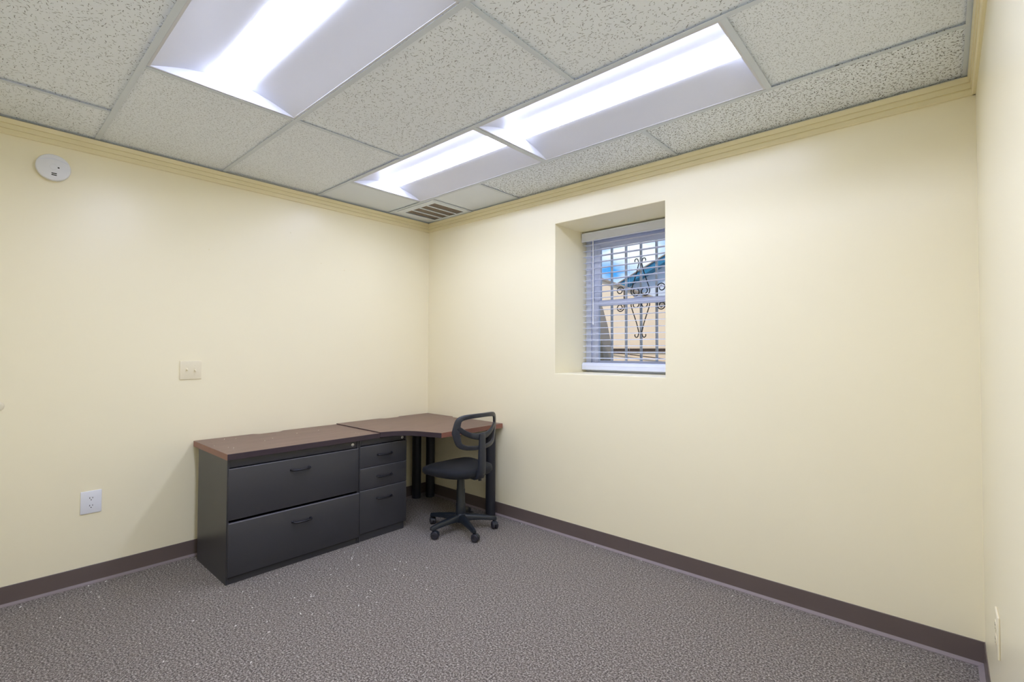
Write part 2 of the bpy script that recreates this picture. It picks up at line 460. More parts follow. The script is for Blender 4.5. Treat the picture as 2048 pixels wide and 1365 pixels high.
# ------------------------------------------------------------------ light fixtures
def make_light(x0, x1, y0, y1, label, lens):
    cx, cy = (x0 + x1) / 2, (y0 + y1) / 2
    root = tag(empty('ceiling_light', (cx, cy, ZC)), label, 'light', 'fluorescent troffers in the ceiling')
    hx, hy = (x1 - x0) / 2, (y1 - y0) / 2
    z0, zt, lw = 0.003, 0.066, 0.088
    # flange frame
    bm = bmesh.new()
    fw = 0.010
    box(bm, -hx, hx, -hy, -hy + fw, 0.0016, 0.005); box(bm, -hx, hx, hy - fw, hy, 0.0016, 0.005)
    box(bm, -hx, -hx + fw, -hy + fw, hy - fw, 0.0016, 0.005); box(bm, hx - fw, hx, -hy + fw, hy - fw, 0.0016, 0.005)
    finish(bm, 'frame', M_fix, root)
    # curved reflectors
    for s in (-1, 1):
        bm = bmesh.new(); N = 14; A = []; B = []; A2 = []; B2 = []
        for i in range(N + 1):
            t = i / N
            y = (hy - fw) + (lw - (hy - fw)) * t
            z = z0 + (zt - z0) * (t + 0.10 * math.sin(PI * t))
            A.append(bm.verts.new((-hx + fw, s * y, z))); B.append(bm.verts.new((hx - fw, s * y, z)))
            A2.append(bm.verts.new((-hx + fw, s * y, z + 0.002))); B2.append(bm.verts.new((hx - fw, s * y, z + 0.002)))
        for i in range(N):
            bm.faces.new((A[i], A[i + 1], B[i + 1], B[i])); bm.faces.new((A2[i + 1], A2[i], B2[i], B2[i + 1]))
            bm.faces.new((A[i + 1], A[i], A2[i], A2[i + 1])); bm.faces.new((B[i], B[i + 1], B2[i + 1], B2[i]))
        bm.faces.new((A[0], B[0], B2[0], A2[0])); bm.faces.new((A[N], A2[N], B2[N], B[N]))
        finish(bm, 'reflector', M_fix, root, 50)
    # end plates
    for s in (-1, 1):
        bm = bmesh.new()
        box(bm, s * (hx - fw) - 0.001, s * (hx - fw) + 0.001, -hy + fw, hy - fw, z0, zt + 0.012)
        finish(bm, 'end_plate', M_fix, root)
    # housing cover above
    bm = bmesh.new(); box(bm, -hx + 0.004, hx - 0.004, -hy + 0.004, hy - 0.004, zt + 0.012, zt + 0.016)
    finish(bm, 'housing', M_fix, root)
    # bulging diffuser
    bm = bmesh.new(); N = 10; A = []; B = []
    for i in range(N + 1):
        t = -1 + 2 * i / N
        z = zt + 0.002 - 0.0105 * math.sqrt(max(0.0, 1 - t ** 4))
        A.append(bm.verts.new((-hx + fw + 0.002, t * lw, z))); B.append(bm.verts.new((hx - fw - 0.002, t * lw, z)))
    for i in range(N): bm.faces.new((A[i], A[i + 1], B[i + 1], B[i]))
    top = [bm.verts.new(p) for p in ((-hx + fw + 0.002, -lw, zt + 0.008), (hx - fw - 0.002, -lw, zt + 0.008), (hx - fw - 0.002, lw, zt + 0.008), (-hx + fw + 0.002, lw, zt + 0.008))]
    bm.faces.new(top); bm.faces.new((A[0], B[0], top[1], top[0])); bm.faces.new((B[N], A[N], top[3], top[2]))
    bm.faces.new(A + [top[3], top[0]]); bm.faces.new(list(reversed(B)) + [top[1], top[2]])
    finish(bm, 'diffuser', lens, root, 60)
g = TW / 2 + 0.001
make_light(1.118 + g, 2.441 - g, -2.450 + g, -1.786 - g, 'lit fluorescent troffer at top left, cut by the top picture edge', M_lens)
make_light(2.441 + g, 3.767 - g, -2.450 + g, -1.786 - g, 'lit fluorescent troffer above the camera, end to end with the top left one', M_lens)
make_light(0.480 + g, 1.775 - g, -1.115 + g, -0.467 - g, 'lit fluorescent troffer nearest the room corner, beside the air vent', M_lens_dim)
make_light(1.775 + g, 3.090 - g, -1.115 + g, -0.467 - g, 'lit fluorescent troffer in front of the window wall, right of its pair', M_lens_dim)

# ------------------------------------------------------------------ air vent
v = tag(empty('air_vent', (0.36, -0.235, ZC)), 'white square ceiling air vent with four dusty slots in the corner', 'vent')
X0, X1, Y0, Y1 = 0.122, 0.598, -0.448, -0.014
bm = bmesh.new(); ox, oy = 0.36, -0.235
sx0, sx1, sy0, sy1 = 0.150, 0.556, -0.386, -0.056
box(bm, X0 - ox, sx0 - ox, Y0 - oy, Y1 - oy, -0.002, 0.003); box(bm, sx1 - ox, X1 - ox, Y0 - oy, Y1 - oy, -0.002, 0.003)
box(bm, sx0 - ox, sx1 - ox, Y0 - oy, sy0 - oy, -0.002, 0.003); box(bm, sx0 - ox, sx1 - ox, sy1 - oy, Y1 - oy, -0.002, 0.003)
finish(bm, 'frame', M_tile_plain, v)
pitch = (sx1 - sx0) / 4
for i in range(1, 4):
    x = sx0 + pitch * i - ox
    bx('bar', M_tile_plain, x - 0.007, x + 0.007, sy0 - oy, sy1 - oy, -0.002, 0.004, v)
bx('duct_back', M_black, sx0 - 0.01 - ox, sx1 + 0.01 - ox, sy0 - 0.01 - oy, sy1 + 0.01 - oy, 0.05, 0.054, v)
for i in range(4):
    for j in range(5):
        bm = bmesh.new()
        x = sx0 + pitch * i + 0.012 + j * (pitch - 0.016) / 5 - ox
        box(bm, 0, 0.022, sy0 - oy, sy1 - oy, -0.0008, 0.0008)
        bmesh.ops.rotate(bm, verts=bm.verts, cent=(0, 0, 0), matrix=Matrix.Rotation(math.radians(-38), 3, 'Y'))
        bmesh.ops.translate(bm, verts=bm.verts, vec=(x, 0, 0.006))
        finish(bm, 'louver', M_ventbk, v)

# ------------------------------------------------------------------ window
win = tag(empty('window_1', ((WX0 + WX1) / 2, 0.46, WZ0)), 'white vinyl double-hung window set deep in the wall', kind='structure')
cxw, czw = (WX0 + WX1) / 2, WZ0
def wbx(bm, x0, x1, y0, y1, z0, z1, b=0.003): box(bm, x0 - cxw, x1 - cxw, y0 - 0.46, y1 - 0.46, z0 - czw, z1 - czw, b, 1)
FW = 0.050
bm = bmesh.new()
wbx(bm, WX0 + .001, WX0 + FW, 0.42, 0.50, WZ0 + .001, WZ1 - .001); wbx(bm, WX1 - FW, WX1 - .001, 0.42, 0.50, WZ0 + .001, WZ1 - .001)
wbx(bm, WX0 + FW, WX1 - FW, 0.42, 0.50, WZ0 + .001, WZ0 + 0.040); wbx(bm, WX0 + FW, WX1 - FW, 0.42, 0.50, WZ1 - 0.055, WZ1 - .001)
finish(bm, 'window_frame', M_offw, win, 40)
def sash(name, y0, y1, z0, z1, st, rb, rt):
    bm = bmesh.new(); a, b = WX0 + FW + .001, WX1 - FW - .001
    wbx(bm, a, a + st, y0, y1, z0, z1); wbx(bm, b - st, b, y0, y1, z0, z1)
    wbx(bm, a + st, b - st, y0, y1, z0, z0 + rb); wbx(bm, a + st, b - st, y0, y1, z1 - rt, z1)
    s = finish(bm, name, M_offw, win, 40)
    bm = bmesh.new(); ym = (y0 + y1) / 2
    wbx(bm, a + st, b - st, ym - .002, ym + .002, z0 + rb, z1 - rt, 0)
    finish(bm, 'pane', M_glass, s)
    return s
sash('upper_sash', 0.466, 0.494, 1.712, 2.248, 0.058, 0.040, 0.065)
lo = sash('lower_sash', 0.430, 0.460, 1.222, 1.752, 0.062, 0.050, 0.044)
bm = bmesh.new(); wbx(bm, 1.93, 1.99, 0.424, 0.452, 1.752, 1.764, .004)
finish(bm, 'sash_lock', M_offw, lo, 40)

# ------------------------------------------------------------------ venetian blind
bl = tag(empty('window_blind', (cxw, 0.385, WZ0)), 'white venetian blind with open horizontal slats in the window recess', 'blind')
def bbx(name, mat, x0, x1, y0, y1, z0, z1, b=0.002): return bx(name, mat, x0 - cxw, x1 - cxw, y0 - 0.385, y1 - 0.385, z0 - czw, z1 - czw, bl, b, 2)
BX0, BX1 = WX0 + 0.009, WX1 - 0.008
bm = bmesh.new()
prism(bm, [(-0.040, 1.043), (-0.036, 1.040), (-0.032, 1.043), (-0.032, 1.1085), (-0.034, 1.1115), (-0.040, 1.1115), (-0.042, 1.108), (-0.0405, 1.10), (-0.0405, 1.052), (-0.042, 1.047)], BX0 - cxw, BX1 - cxw, lambda u, v, a: (a, u, v))
finish(bm, 'valance', M_slat, bl)
bbx('headrail', M_slat, BX0 + .004, BX1 - .004, 0.360, 0.412, 2.232, 2.286)
# slat shared mesh: gently crowned
bm = bmesh.new(); N = 6; rows_ = []
SLX0, SLX1 = BX0 + 0.002 - cxw, BX1 - 0.002 - cxw
for i in range(N + 1):
    t = -1 + 2 * i / N; y = t * 0.0250; z = 0.0022 * (1 - t * t)
    rows_.append([bm.verts.new((SLX0, y, z)), bm.verts.new((SLX1, y, z)), bm.verts.new((SLX1, y, z + .0026)), bm.verts.new((SLX0, y, z + .0026))])
for A, B in zip(rows_, rows_[1:]):
    for a in range(4): bm.faces.new((A[a], A[(a + 1) % 4], B[(a + 1) % 4], B[a]))
bm.faces.new(rows_[0]); bm.faces.new(list(reversed(rows_[-1])))
s0 = finish(bm, 'slat', M_slat, bl, 50)
NS = 20
for i in range(NS):
    z = 2.196 - i * (2.196 - 1.290) / (NS - 1)
    o = s0 if i == 0 else link('slat', s0.data, bl)
    o.location = (0, 0, z - czw); o.rotation_euler = (math.radians(2.0 + rnd.uniform(-2.2, 2.2)), 0, 0)
bm = bmesh.new()
prism(bm, [(-0.030, 0.022), (-0.026, 0.018), (0.026, 0.018), (0.030, 0.022), (0.029, 0.050), (0.024, 0.068), (0.014, 0.076), (-0.014, 0.076), (-0.024, 0.070), (-0.031, 0.052), (-0.0295, 0.046), (-0.0295, 0.036)], BX0 - 0.004 - cxw, BX1 - cxw, lambda u, v, a: (a, u, v))
finish(bm, 'bottom_rail', M_slat, bl)
for x in (1.635, 1.90, 2.25):
    for y in (-0.027, 0.027):
        bm = bmesh.new(); tube(bm, [(x - cxw, y, 0.075), (x - cxw, y, 1.052)], 0.0007, 5)
        finish(bm, 'ladder_cord', M_slat, bl)
bm = bmesh.new(); tube(bm, [(1.625 - cxw, -0.046, 1.043), (1.625 - cxw, -0.046, 0.40), (1.625 - cxw, -0.046, 0.376)], [0.0045, 0.0045, 0.006], 6)
finish(bm, 'tilt_wand', M_white, bl, 60)

# ------------------------------------------------------------------ outside: security grille
GY = 0.56
gr = tag(empty('security_grille', (1.922, GY, 1.15)), 'grey window security bars with dark iron scrollwork outside the glass', 'grille')
for x in (1.536, 1.665, 1.793, 1.922, 2.051, 2.180, 2.309):
    bx('bar', M_bar, x - 0.0085 - 1.922, x + 0.0085 - 1.922, -0.0085, 0.0085, 0.0, 1.20, gr, 0.002, 1)
for z in (0.02, 1.18):
    bx('rail', M_bar, -0.42, 0.42, 0.009, 0.020, z - 0.015, z + 0.015, gr)
def spiral(cx, cz, r0, r1, a0, turns, n=28):
    return [(cx + (r0 + (r1 - r0) * i / n) * math.cos(a0 + turns * 2 * PI * i / n), -0.012, cz + (r0 + (r1 - r0) * i / n) * math.sin(a0 + turns * 2 * PI * i / n)) for i in range(n + 1)]
def scroll(pts):
    bm = bmesh.new(); tube(bm, [(x, -0.014, z - 1.15) for x, _, z in pts], 0.0042, 5)
    finish(bm, 'scroll', M_iron, gr, 60)
ZM = 1.764
for s in (-1, 1):          # mirrored left / right
    for t in (-1, 1):      # mirrored up / down
        zz = lambda d: ZM + t * d
        tip = [(s * (0.006 + 0.026 + 0.014 * math.cos(a)), 0, zz(0.292 + 0.016 * math.sin(a))) for a in [PI * k / 8 - 0.5 for k in range(0, 10)]]
        line = [(s * 0.012, 0, zz(0.270)), (s * 0.030, 0, zz(0.20)), (s * 0.056, 0, zz(0.125)), (s * 0.074, 0, zz(0.075))]
        sp = [(s * (0.040 + rr * math.cos(a)), 0, zz(0.050 + rr * math.sin(a))) for rr, a in [((0.040 - 0.024 * k / 26), 0.55 - k * 2 * PI * 1.30 / 26) for k in range(27)]]
        scroll(tip + line + sp)
    # side C scrolls
    bxx = 0.129
    def sp2(t): return [(s * (bxx + 0.045 + rr * math.cos(a)), 0, ZM + t * (0.068 + rr * math.sin(a))) for rr, a in [((0.034 - 0.022 * k / 26), PI + 0.0 - k * 2 * PI * 1.35 / 26) for k in range(27)]]
    scroll(list(reversed(sp2(1))) + [(s * (bxx + 0.010), 0, ZM + 0.03), (s * (bxx + 0.010), 0, ZM - 0.03)] + sp2(-1))

# ------------------------------------------------------------------ outside: buildings
bm = bmesh.new(); box(bm, -9, 6, WT, 16, 0.55, 0.60)
tag(finish(bm, 'outdoor_ground', M_ground), 'pale gravel ground outside the window', kind='structure')
ha = tag(empty('garden_wall', (0.3, 3.0, 0.6)), 'beige stucco wall with a sloping brown coping just outside the window', 'wall')
rk = lambda x: 2.411 - 0.4155 * (x - 0.07)
bm = bmesh.new(); prism(bm, [(-2.3, 0), (2.1, 0), (2.1, rk(2.4) - 0.65), (-0.9, rk(-0.6) - 0.65), (-2.3, rk(-0.6) - 0.65)], 0, 0.10, lambda u, v, a: (u, a, v))
finish(bm, 'wall_panel', M_beige, ha)
bm = bmesh.new(); prism(bm, [(-0.90, rk(-0.60) - 0.645), (2.2, rk(2.5) - 0.645), (2.2, rk(2.5) - 0.620), (-0.90, rk(-0.60) - 0.620)], -0.03, 0.12, lambda u, v, a: (u, a, v))
finish(bm, 'coping', M_browntrim, ha)
bx('trim_band', M_darkpipe, -2.3, 2.1, -0.03, 0.0, 0.757, 0.789, ha)
bm = bmesh.new(); tube(bm, [(-0.25, -0.03, 0.762), (0.038, -0.03, 0.731), (0.652, -0.03, 0.663), (1.4, -0.03, 0.58)], 0.006, 5)
finish(bm, 'cable', M_darkpipe, ha)
hb = tag(empty('grey_house', (-1.7, 8.0, 0.6)), 'pale grey house with teal roof edge seen through the window', 'house')
rk2 = lambda x: 3.44 + 0.455 * (x + 1.2) - 0.6
bm = bmesh.new(); prism(bm, [(-1.9, 0), (3.5, 0), (3.5, rk2(0.9)), (2.5, rk2(0.9)), (-1.9, rk2(-3.6) - 0.02)], 0, 4, lambda u, v, a: (u, a, v))
finish(bm, 'wall', M_siding, hb)
bm = bmesh.new(); prism(bm, [(-2.3, rk2(-4.0) - 0.045), (2.6, rk2(0.9) - 0.045), (2.6, rk2(0.9) + 0.10), (-2.3, rk2(-4.0) + 0.10)], -0.25, 4.1, lambda u, v, a: (u, a, v))
finish(bm, 'roof', M_teal, hb)
bm = bmesh.new(); prism(bm, [(-2.3, rk2(-4.0) + 0.10), (2.6, rk2(0.9) + 0.10), (2.6, rk2(0.9) + 0.125), (-2.3, rk2(-4.0) + 0.125)], -0.28, 4.1, lambda u, v, a: (u, a, v))
finish(bm, 'roof_edge', M_browntrim, hb)
bm = bmesh.new(); prism(bm, [(0.2, 0.6), (1.09, 0.6), (1.088, 1.1), (1.075, 1.249), (1.045, 1.471), (1.009, 1.631), (0.955, 1.805), (0.90, 1.93), (0.2, 1.93)], 1.42, 1.60, lambda u, v, a: (u, a, v))  # added slab, stands in for a curved shadow on the beige wall
tag(finish(bm, 'shadow_slab', M_grey), 'grey curved slab in place of a shadow at the lower left of the window view', 'wall')

# ------------------------------------------------------------------ small wall fixtures
# smoke detector
sd = tag(empty('smoke_detector', (0, -2.632, 2.346)), 'round white smoke detector high on the left wall', 'smoke detector')
bm = bmesh.new(); lathe(bm, [(0.062, 0.0), (0.062, 0.010), (0.070, 0.012), (0.0725, 0.016), (0.0725, 0.028), (0.070, 0.034), (0.064, 0.037), (0.0, 0.0375)], 40, 'x')
finish(bm, 'body', M_white, sd, 40)
bm = bmesh.new(); lathe(bm, [(0.0165, 0.0372), (0.0165, 0.039), (0.0150, 0.0395), (0.0148, 0.0385), (0.0, 0.0388)], 24, 'x', (0, 0.0, 0.002))
finish(bm, 'test_button', M_white, sd, 30)
bm = bmesh.new(); box(bm, 0.0372, 0.0386, 0.016, 0.024, -0.002, 0.004, 0.0008)
finish(bm, 'indicator', M_black, sd)
for i in range(2):
    bm = bmesh.new(); box(bm, 0.0368, 0.0384, -0.008, 0.014, -0.036 - i * 0.009, -0.031 - i * 0.009, 0.0008)
    finish(bm, 'slot', M_black, sd)
bm = bmesh.new(); tube(bm, [(0.0372, -0.060 + 0.12 * i / 16, 0.030 + 0.016 * math.sin(PI * i / 16)) for i in range(17)], 0.0009, 5)
finish(bm, 'seam', M_slat, sd)

# light switch
sw = tag(empty('light_switch', (0, -1.955, 1.212)), 'cream double toggle light switch plate on the left wall', 'switch')
bx('plate', M_cream, 0, 0.0065, -0.0615, 0.0615, -0.0605, 0.0605, sw, 0.0025, 3)
for j, y in enumerate((-0.0235, 0.0235)):
    c = bx('toggle_collar', M_cream, 0.006, 0.008, y - 0.006, y + 0.006, -0.013, 0.013, sw, 0.0008, 1)
    bm = bmesh.new(); box(bm, 0.004, 0.021, -0.0045, 0.0045, -0.005, 0.005, 0.0015)
    bmesh.ops.rotate(bm, verts=bm.verts, cent=(0.005, 0, 0), matrix=Matrix.Rotation(math.radians(25 if j else -25), 3, 'Y'))
    bmesh.ops.translate(bm, verts=bm.verts, vec=(0, y, 0))
    finish(bm, 'toggle', M_cream, sw, 40)
    for z in (-0.030, 0.030):
        bm = bmesh.new(); lathe(bm, [(0.0032, 0.006), (0.0032, 0.0073), (0.0, 0.0078)], 10, 'x', (0, y, z)); finish(bm, 'screw', M_cream, sw, 40)

# outlets
def outlet(loc, flip, label, plate_mat):
    r = tag(empty('wall_outlet', loc, PI if flip else 0), label, 'outlet', 'duplex wall outlets')
    bx('plate', plate_mat, 0, 0.0065, -0.047, 0.047, -0.0645, 0.0645, r, 0.003, 3)
    for z in (-0.0215, 0.0215):
        bm = bmesh.new(); pts = []
        for k in range(28):
            a = 2 * PI * k / 28; y = 0.0185 * math.cos(a); zz = 0.0185 * math.sin(a)
            pts.append((y, max(-0.0140, min(0.0140, zz))))
        prism(bm, pts, 0.006, 0.0082, lambda u, v, a: (a, u, v + z))
        f = finish(bm, 'receptacle', plate_mat, r)
        for (y, h) in ((-0.0065, 0.0085), (0.0065, 0.0070)):
            bx('slot', M_black, 0.008, 0.0086, y - 0.0013, y + 0.0013, z + 0.003 - h / 2, z + 0.003 + h / 2, f)
        bm = bmesh.new(); lathe(bm, [(0.0026, 0.008), (0.0026, 0.0086), (0, 0.0087)], 10, 'x', (0, 0, z - 0.0085)); finish(bm, 'slot', M_black, f)
    bm = bmesh.new(); lathe(bm, [(0.003, 0.006), (0.003, 0.0072), (0.0, 0.0078)], 10, 'x'); finish(bm, 'screw', plate_mat, r, 40)
outlet((0, -2.438, 0.465), False, 'white duplex outlet low on the left wall beside the file cabinet', M_white)
outlet((RW, -0.775, 0.47), True, 'cream duplex outlet low on the right wall at the picture edge', M_cream)

# door bumper at the picture edge
bm = bmesh.new(); lathe(bm, [(0.027, 0), (0.027, 0.006), (0.024, 0.010), (0.014, 0.013), (0.0, 0.014)], 24, 'x')
o = finish(bm, 'door_bumper', M_cream, None, 50, (0, -2.820, 1.045))
tag(o, 'small cream round door bumper on the left wall at the picture edge', 'door bumper')

# ------------------------------------------------------------------ desk furniture
DZ = 0.7483         # desk top surface
XF = 0.612          # cabinet front plane
XB = 0.095          # cabinet backs
YA, YM, YB, YC = -1.926, -1.091, -1.087, -0.690
LATH = 0.712

def pull(parent, x, y, z, w=0.115):
    """bow pull: two posts and an arched bar drooping slightly"""
    bm = bmesh.new(); pts = []
    hw = w / 2
    pts.append((x, y - hw, z)); pts.append((x + 0.012, y - hw, z - 0.001))
    for i in range(13):
        t = -1 + 2 * i / 12
        pts.append((x + 0.016 + 0.008 * (1 - t ** 4), y + t * (hw - 0.003), z - 0.002 - 0.002 * (1 - t ** 4)))
    pts.append((x + 0.012, y + hw, z - 0.001)); pts.append((x, y + hw, z))
    tube(bm, pts, 0.0056, 8)
    for s in (-1, 1): lathe(bm, [(0.0085, 0), (0.0085, 0.003), (0.006, 0.006), (0.0, 0.0065)], 12, 'x', (x, y + s * hw, z))
    return finish(bm, 'handle', M_pull, parent, 60)
def edge_highlight(parent, x, y0, y1, z, h=0.003):
    return bx('top_edge_highlight', M_highlight, x - 0.006, x + 0.0006, y0 + 0.003, y1 - 0.003, z - h, z + 0.0006, parent, 0.0006, 1)
def lock(parent, x, y, z):
    bm = bmesh.new(); lathe(bm, [(0.0105, 0.0), (0.0105, 0.0035), (0.009, 0.0045), (0.0, 0.0045)], 18, 'x', (x, y, z))
    l = finish(bm, 'lock', M_steel, parent, 40)
    bx('keyhole', M_black, x + 0.0042, x + 0.0050, y - 0.0035, y + 0.0035, z - 0.001, z + 0.001, l)

# lateral file cabinet
lf = tag(empty('lateral_file_cabinet', (XB, (YA + YM) / 2, 0)), 'wide charcoal two-drawer lateral file cabinet under the brown top', 'cabinet')
ox, oy = XB, (YA + YM) / 2
def L(name, x0, x1, y0, y1, z0, z1, b=0.0015, mat=None, par=None): return bx(name, mat or M_char, x0 - ox, x1 - ox, y0 - oy, y1 - oy, z0, z1, par or lf, b, 2)
bm = bmesh.new()
def Lb(x0, x1, y0, y1, z0, z1): box(bm, x0 - ox, x1 - ox, y0 - oy, y1 - oy, z0, z1, 0.0008, 1)
Lb(XB, XF, YA, YA + 0.012, 0.0, LATH); Lb(XB, XF, YM - 0.012, YM, 0.0, LATH); Lb(XB, XB + 0.01, YA + 0.012, YM - 0.012, 0, LATH)
Lb(XB + 0.01, XF - 0.02, YA + 0.012, YM - 0.012, LATH - 0.015, LATH); Lb(XB + 0.01, XF - 0.04, YA + 0.012, YM - 0.012, 0.30, 0.31)
Lb(XB + 0.01, XF - 0.003, YA + 0.012, YM - 0.012, 0.0, 0.036)
finish(bm, 'body', M_char, lf, 40)
L('lock_rail', XF - 0.020, XF - 0.006, YA + 0.0125, YM - 0.001, 0.664, LATH - 0.001)
d1 = L('drawer', XF - 0.022, XF + 0.006, YA + 0.004, YM - 0.003, 0.363, 0.659, 0.005)
d2 = L('drawer', XF - 0.010, XF + 0.016, YA + 0.004, YM + 0.001, 0.043, 0.351, 0.005)
pull(d1, XF + 0.006 - ox, -1.506 - oy, 0.593); pull(d2, XF + 0.016 - ox, -1.497 - oy, 0.268)
edge_highlight(d1, XF + 0.006 - ox, YA + 0.004 - oy, YM - 0.003 - oy, 0.659); edge_highlight(d2, XF + 0.016 - ox, YA + 0.004 - oy, YM + 0.001 - oy, 0.351, 0.0045)
lock(lf, XF - 0.006 - ox, -1.136 - oy, 0.688)

# pedestal
pd = tag(empty('pedestal_cabinet', (XB, (YB + YC) / 2, 0)), 'narrow charcoal three-drawer pedestal under the curved corner desk', 'cabinet')
ox, oy = XB, (YB + YC) / 2
bm = bmesh.new()
Lb(XB, XF, YB, YB + 0.010, 0.0, LATH); Lb(XB, XF, YC - 0.010, YC, 0.05, LATH); Lb(XB, XB + 0.01, YB + 0.01, YC - 0.01, 0.05, LATH)
Lb(XB + 0.01, XF - 0.02, YB + 0.01, YC - 0.01, LATH - 0.012, LATH); Lb(XB + 0.01, XF - 0.006, YB + 0.01, YC - 0.014, 0.0, 0.052)
finish(bm, 'body', M_char, pd, 40)
def Pp(name, z0, z1, dx=0.006): return bx(name, M_char, XF - 0.02 - ox, XF + dx - ox, YB + 0.003 - oy, YC + 0.001 - oy, z0, z1, pd, 0.004, 3)
Pp('lock_rail', 0.668, LATH - 0.001, -0.006)
for z0, z1, hz in ((0.513, 0.664, 0.594), (0.357, 0.5095, 0.438), (0.055, 0.3535, 0.280)):
    d = Pp('drawer', z0, z1); edge_highlight(d, XF + 0.006 - ox, YB + 0.003 - oy, YC + 0.001 - oy, z1, 0.0022); pull(d, XF + 0.006 - ox, -0.885 - oy, hz)
lock(pd, XF - 0.006 - ox, -0.724 - oy, 0.688)

# tops -------------------------------------------------------------
def scoop(y0, y1, d=0.034, n=10):
    """cable scoop along an edge: returns (pos, depth) list"""
    w = 0.055; out = []
    for i in range(n + 1):
        t = i / n; out.append((y0 + w * t, d * (3 * t * t - 2 * t ** 3)))
    for i in range(n + 1):
        t = i / n; out.append((y1 - w + w * t, d * (1 - (3 * t * t - 2 * t ** 3))))
    return out
XS, YS, YSEAM = 0.632, -1.9327, -0.936
BACKX = 0.008
def top_thing(name, outline, z0, z1, label, mat, dark_from, dark_to, cat, loc):
    """outline CCW list of (x,y); edges dark_from..dark_to carry the dark band"""
    root = tag(empty(name, loc), label, cat)
    bm = bmesh.new(); prism(bm, [(x - loc[0], y - loc[1]) for x, y in outline], z0 - loc[2], z1 - loc[2], lambda u, v, a: (u, v, a))
    t = finish(bm, 'top', mat, root)
    t.data.materials.append(M_woodedge); t.data.materials.append(M_band); dark_seam = name == 'corner_desk'
    for p in t.data.polygons:
        if abs(p.normal.z) < 0.5: p.material_index = 2 if (dark_seam and p.normal.y < -0.9) else 1
    # edge band: thin strip following the dark edges
    seg = outline[dark_from:dark_to + 1]
    bm = bmesh.new(); A = []
    for i, (x, y) in enumerate(seg):
        a = seg[max(i - 1, 0)]; b = seg[min(i + 1, len(seg) - 1)]
        tx, ty = b[0] - a[0], b[1] - a[1]; l = math.hypot(tx, ty); nx, ny = ty / l, -tx / l
        A.append([bm.verts.new((x + nx * o - loc[0], y + ny * o - loc[1], z - loc[2])) for o, z in ((0, z0), (0.0025, z0 + 0.001), (0.0025, z1 - 0.0015), (0, z1 - 0.0002))])
    for P_, Q_ in zip(A, A[1:]):
        for k in range(4): bm.faces.new((P_[k], Q_[k], Q_[(k + 1) % 4], P_[(k + 1) % 4]))
    bm.faces.new(A[0]); bm.faces.new(list(reversed(A[-1])))
    finish(bm, 'edge_band', M_band, root, 30)
    return root
# left slab (CCW seen from above): start at near-left front, go along front (+y), seam, back with scoop
left = [(XS, YS), (XS, YSEAM), (BACKX, YSEAM)]
for y, d in reversed(scoop(-1.580, -1.350)): left.append((BACKX + d, y))
left.append((BACKX, YS))
top_thing('file_cabinet_top', left, DZ - 0.035, DZ, 'straight brown wood-grain top on the lateral file cabinet', M_wood, 0, 1, 'worktop', (0.3, -1.43, DZ - 0.035))
# corner top: bow-shaped concave front edge
cd = [(0.634, YSEAM + 0.002), (0.646, -0.890), (0.661, -0.850), (0.682, -0.812), (0.708, -0.779), (0.742, -0.750), (0.780, -0.727), (0.822, -0.709), (0.870, -0.694), (0.925, -0.676), (0.984, -0.655)]
nd = len(cd) - 1
cd += [(0.984, -0.012)]
for x, d in reversed(scoop(0.360, 0.590)): cd.append((x, -0.008 - d))
cd += [(BACKX, -0.008)]
for y, d in reversed(scoop(-0.545, -0.320)): cd.append((BACKX + d, y))
cd += [(BACKX, YSEAM + 0.002)]
CZ0, CZ1 = DZ - 0.030, DZ + 0.006
desk = top_thing('corner_desk', cd, CZ0, CZ1, 'brown corner desk with a curved front edge and black column legs', M_wood_red, 0, nd, 'desk', (0.45, -0.45, 0.0))
for (x, y) in ((0.062, -0.172), (0.122, -0.062), (0.903, -0.066)):
    bm = bmesh.new(); lathe(bm, [(0.034, 0.0), (0.040, 0.003), (0.040, CZ0 - 0.012), (0.044, CZ0 - 0.010), (0.044, CZ0)], 28, 'z', (x - 0.45, y + 0.45, 0))
    finish(bm, 'leg', M_legc, desk, 40)

# ------------------------------------------------------------------ task chair (local: faces -x)
HX, HY = 0.955, -0.440
ch = tag(empty('task_chair', (HX, HY, 0)), 'black swivel task chair with an open frame back at the corner desk', 'chair')
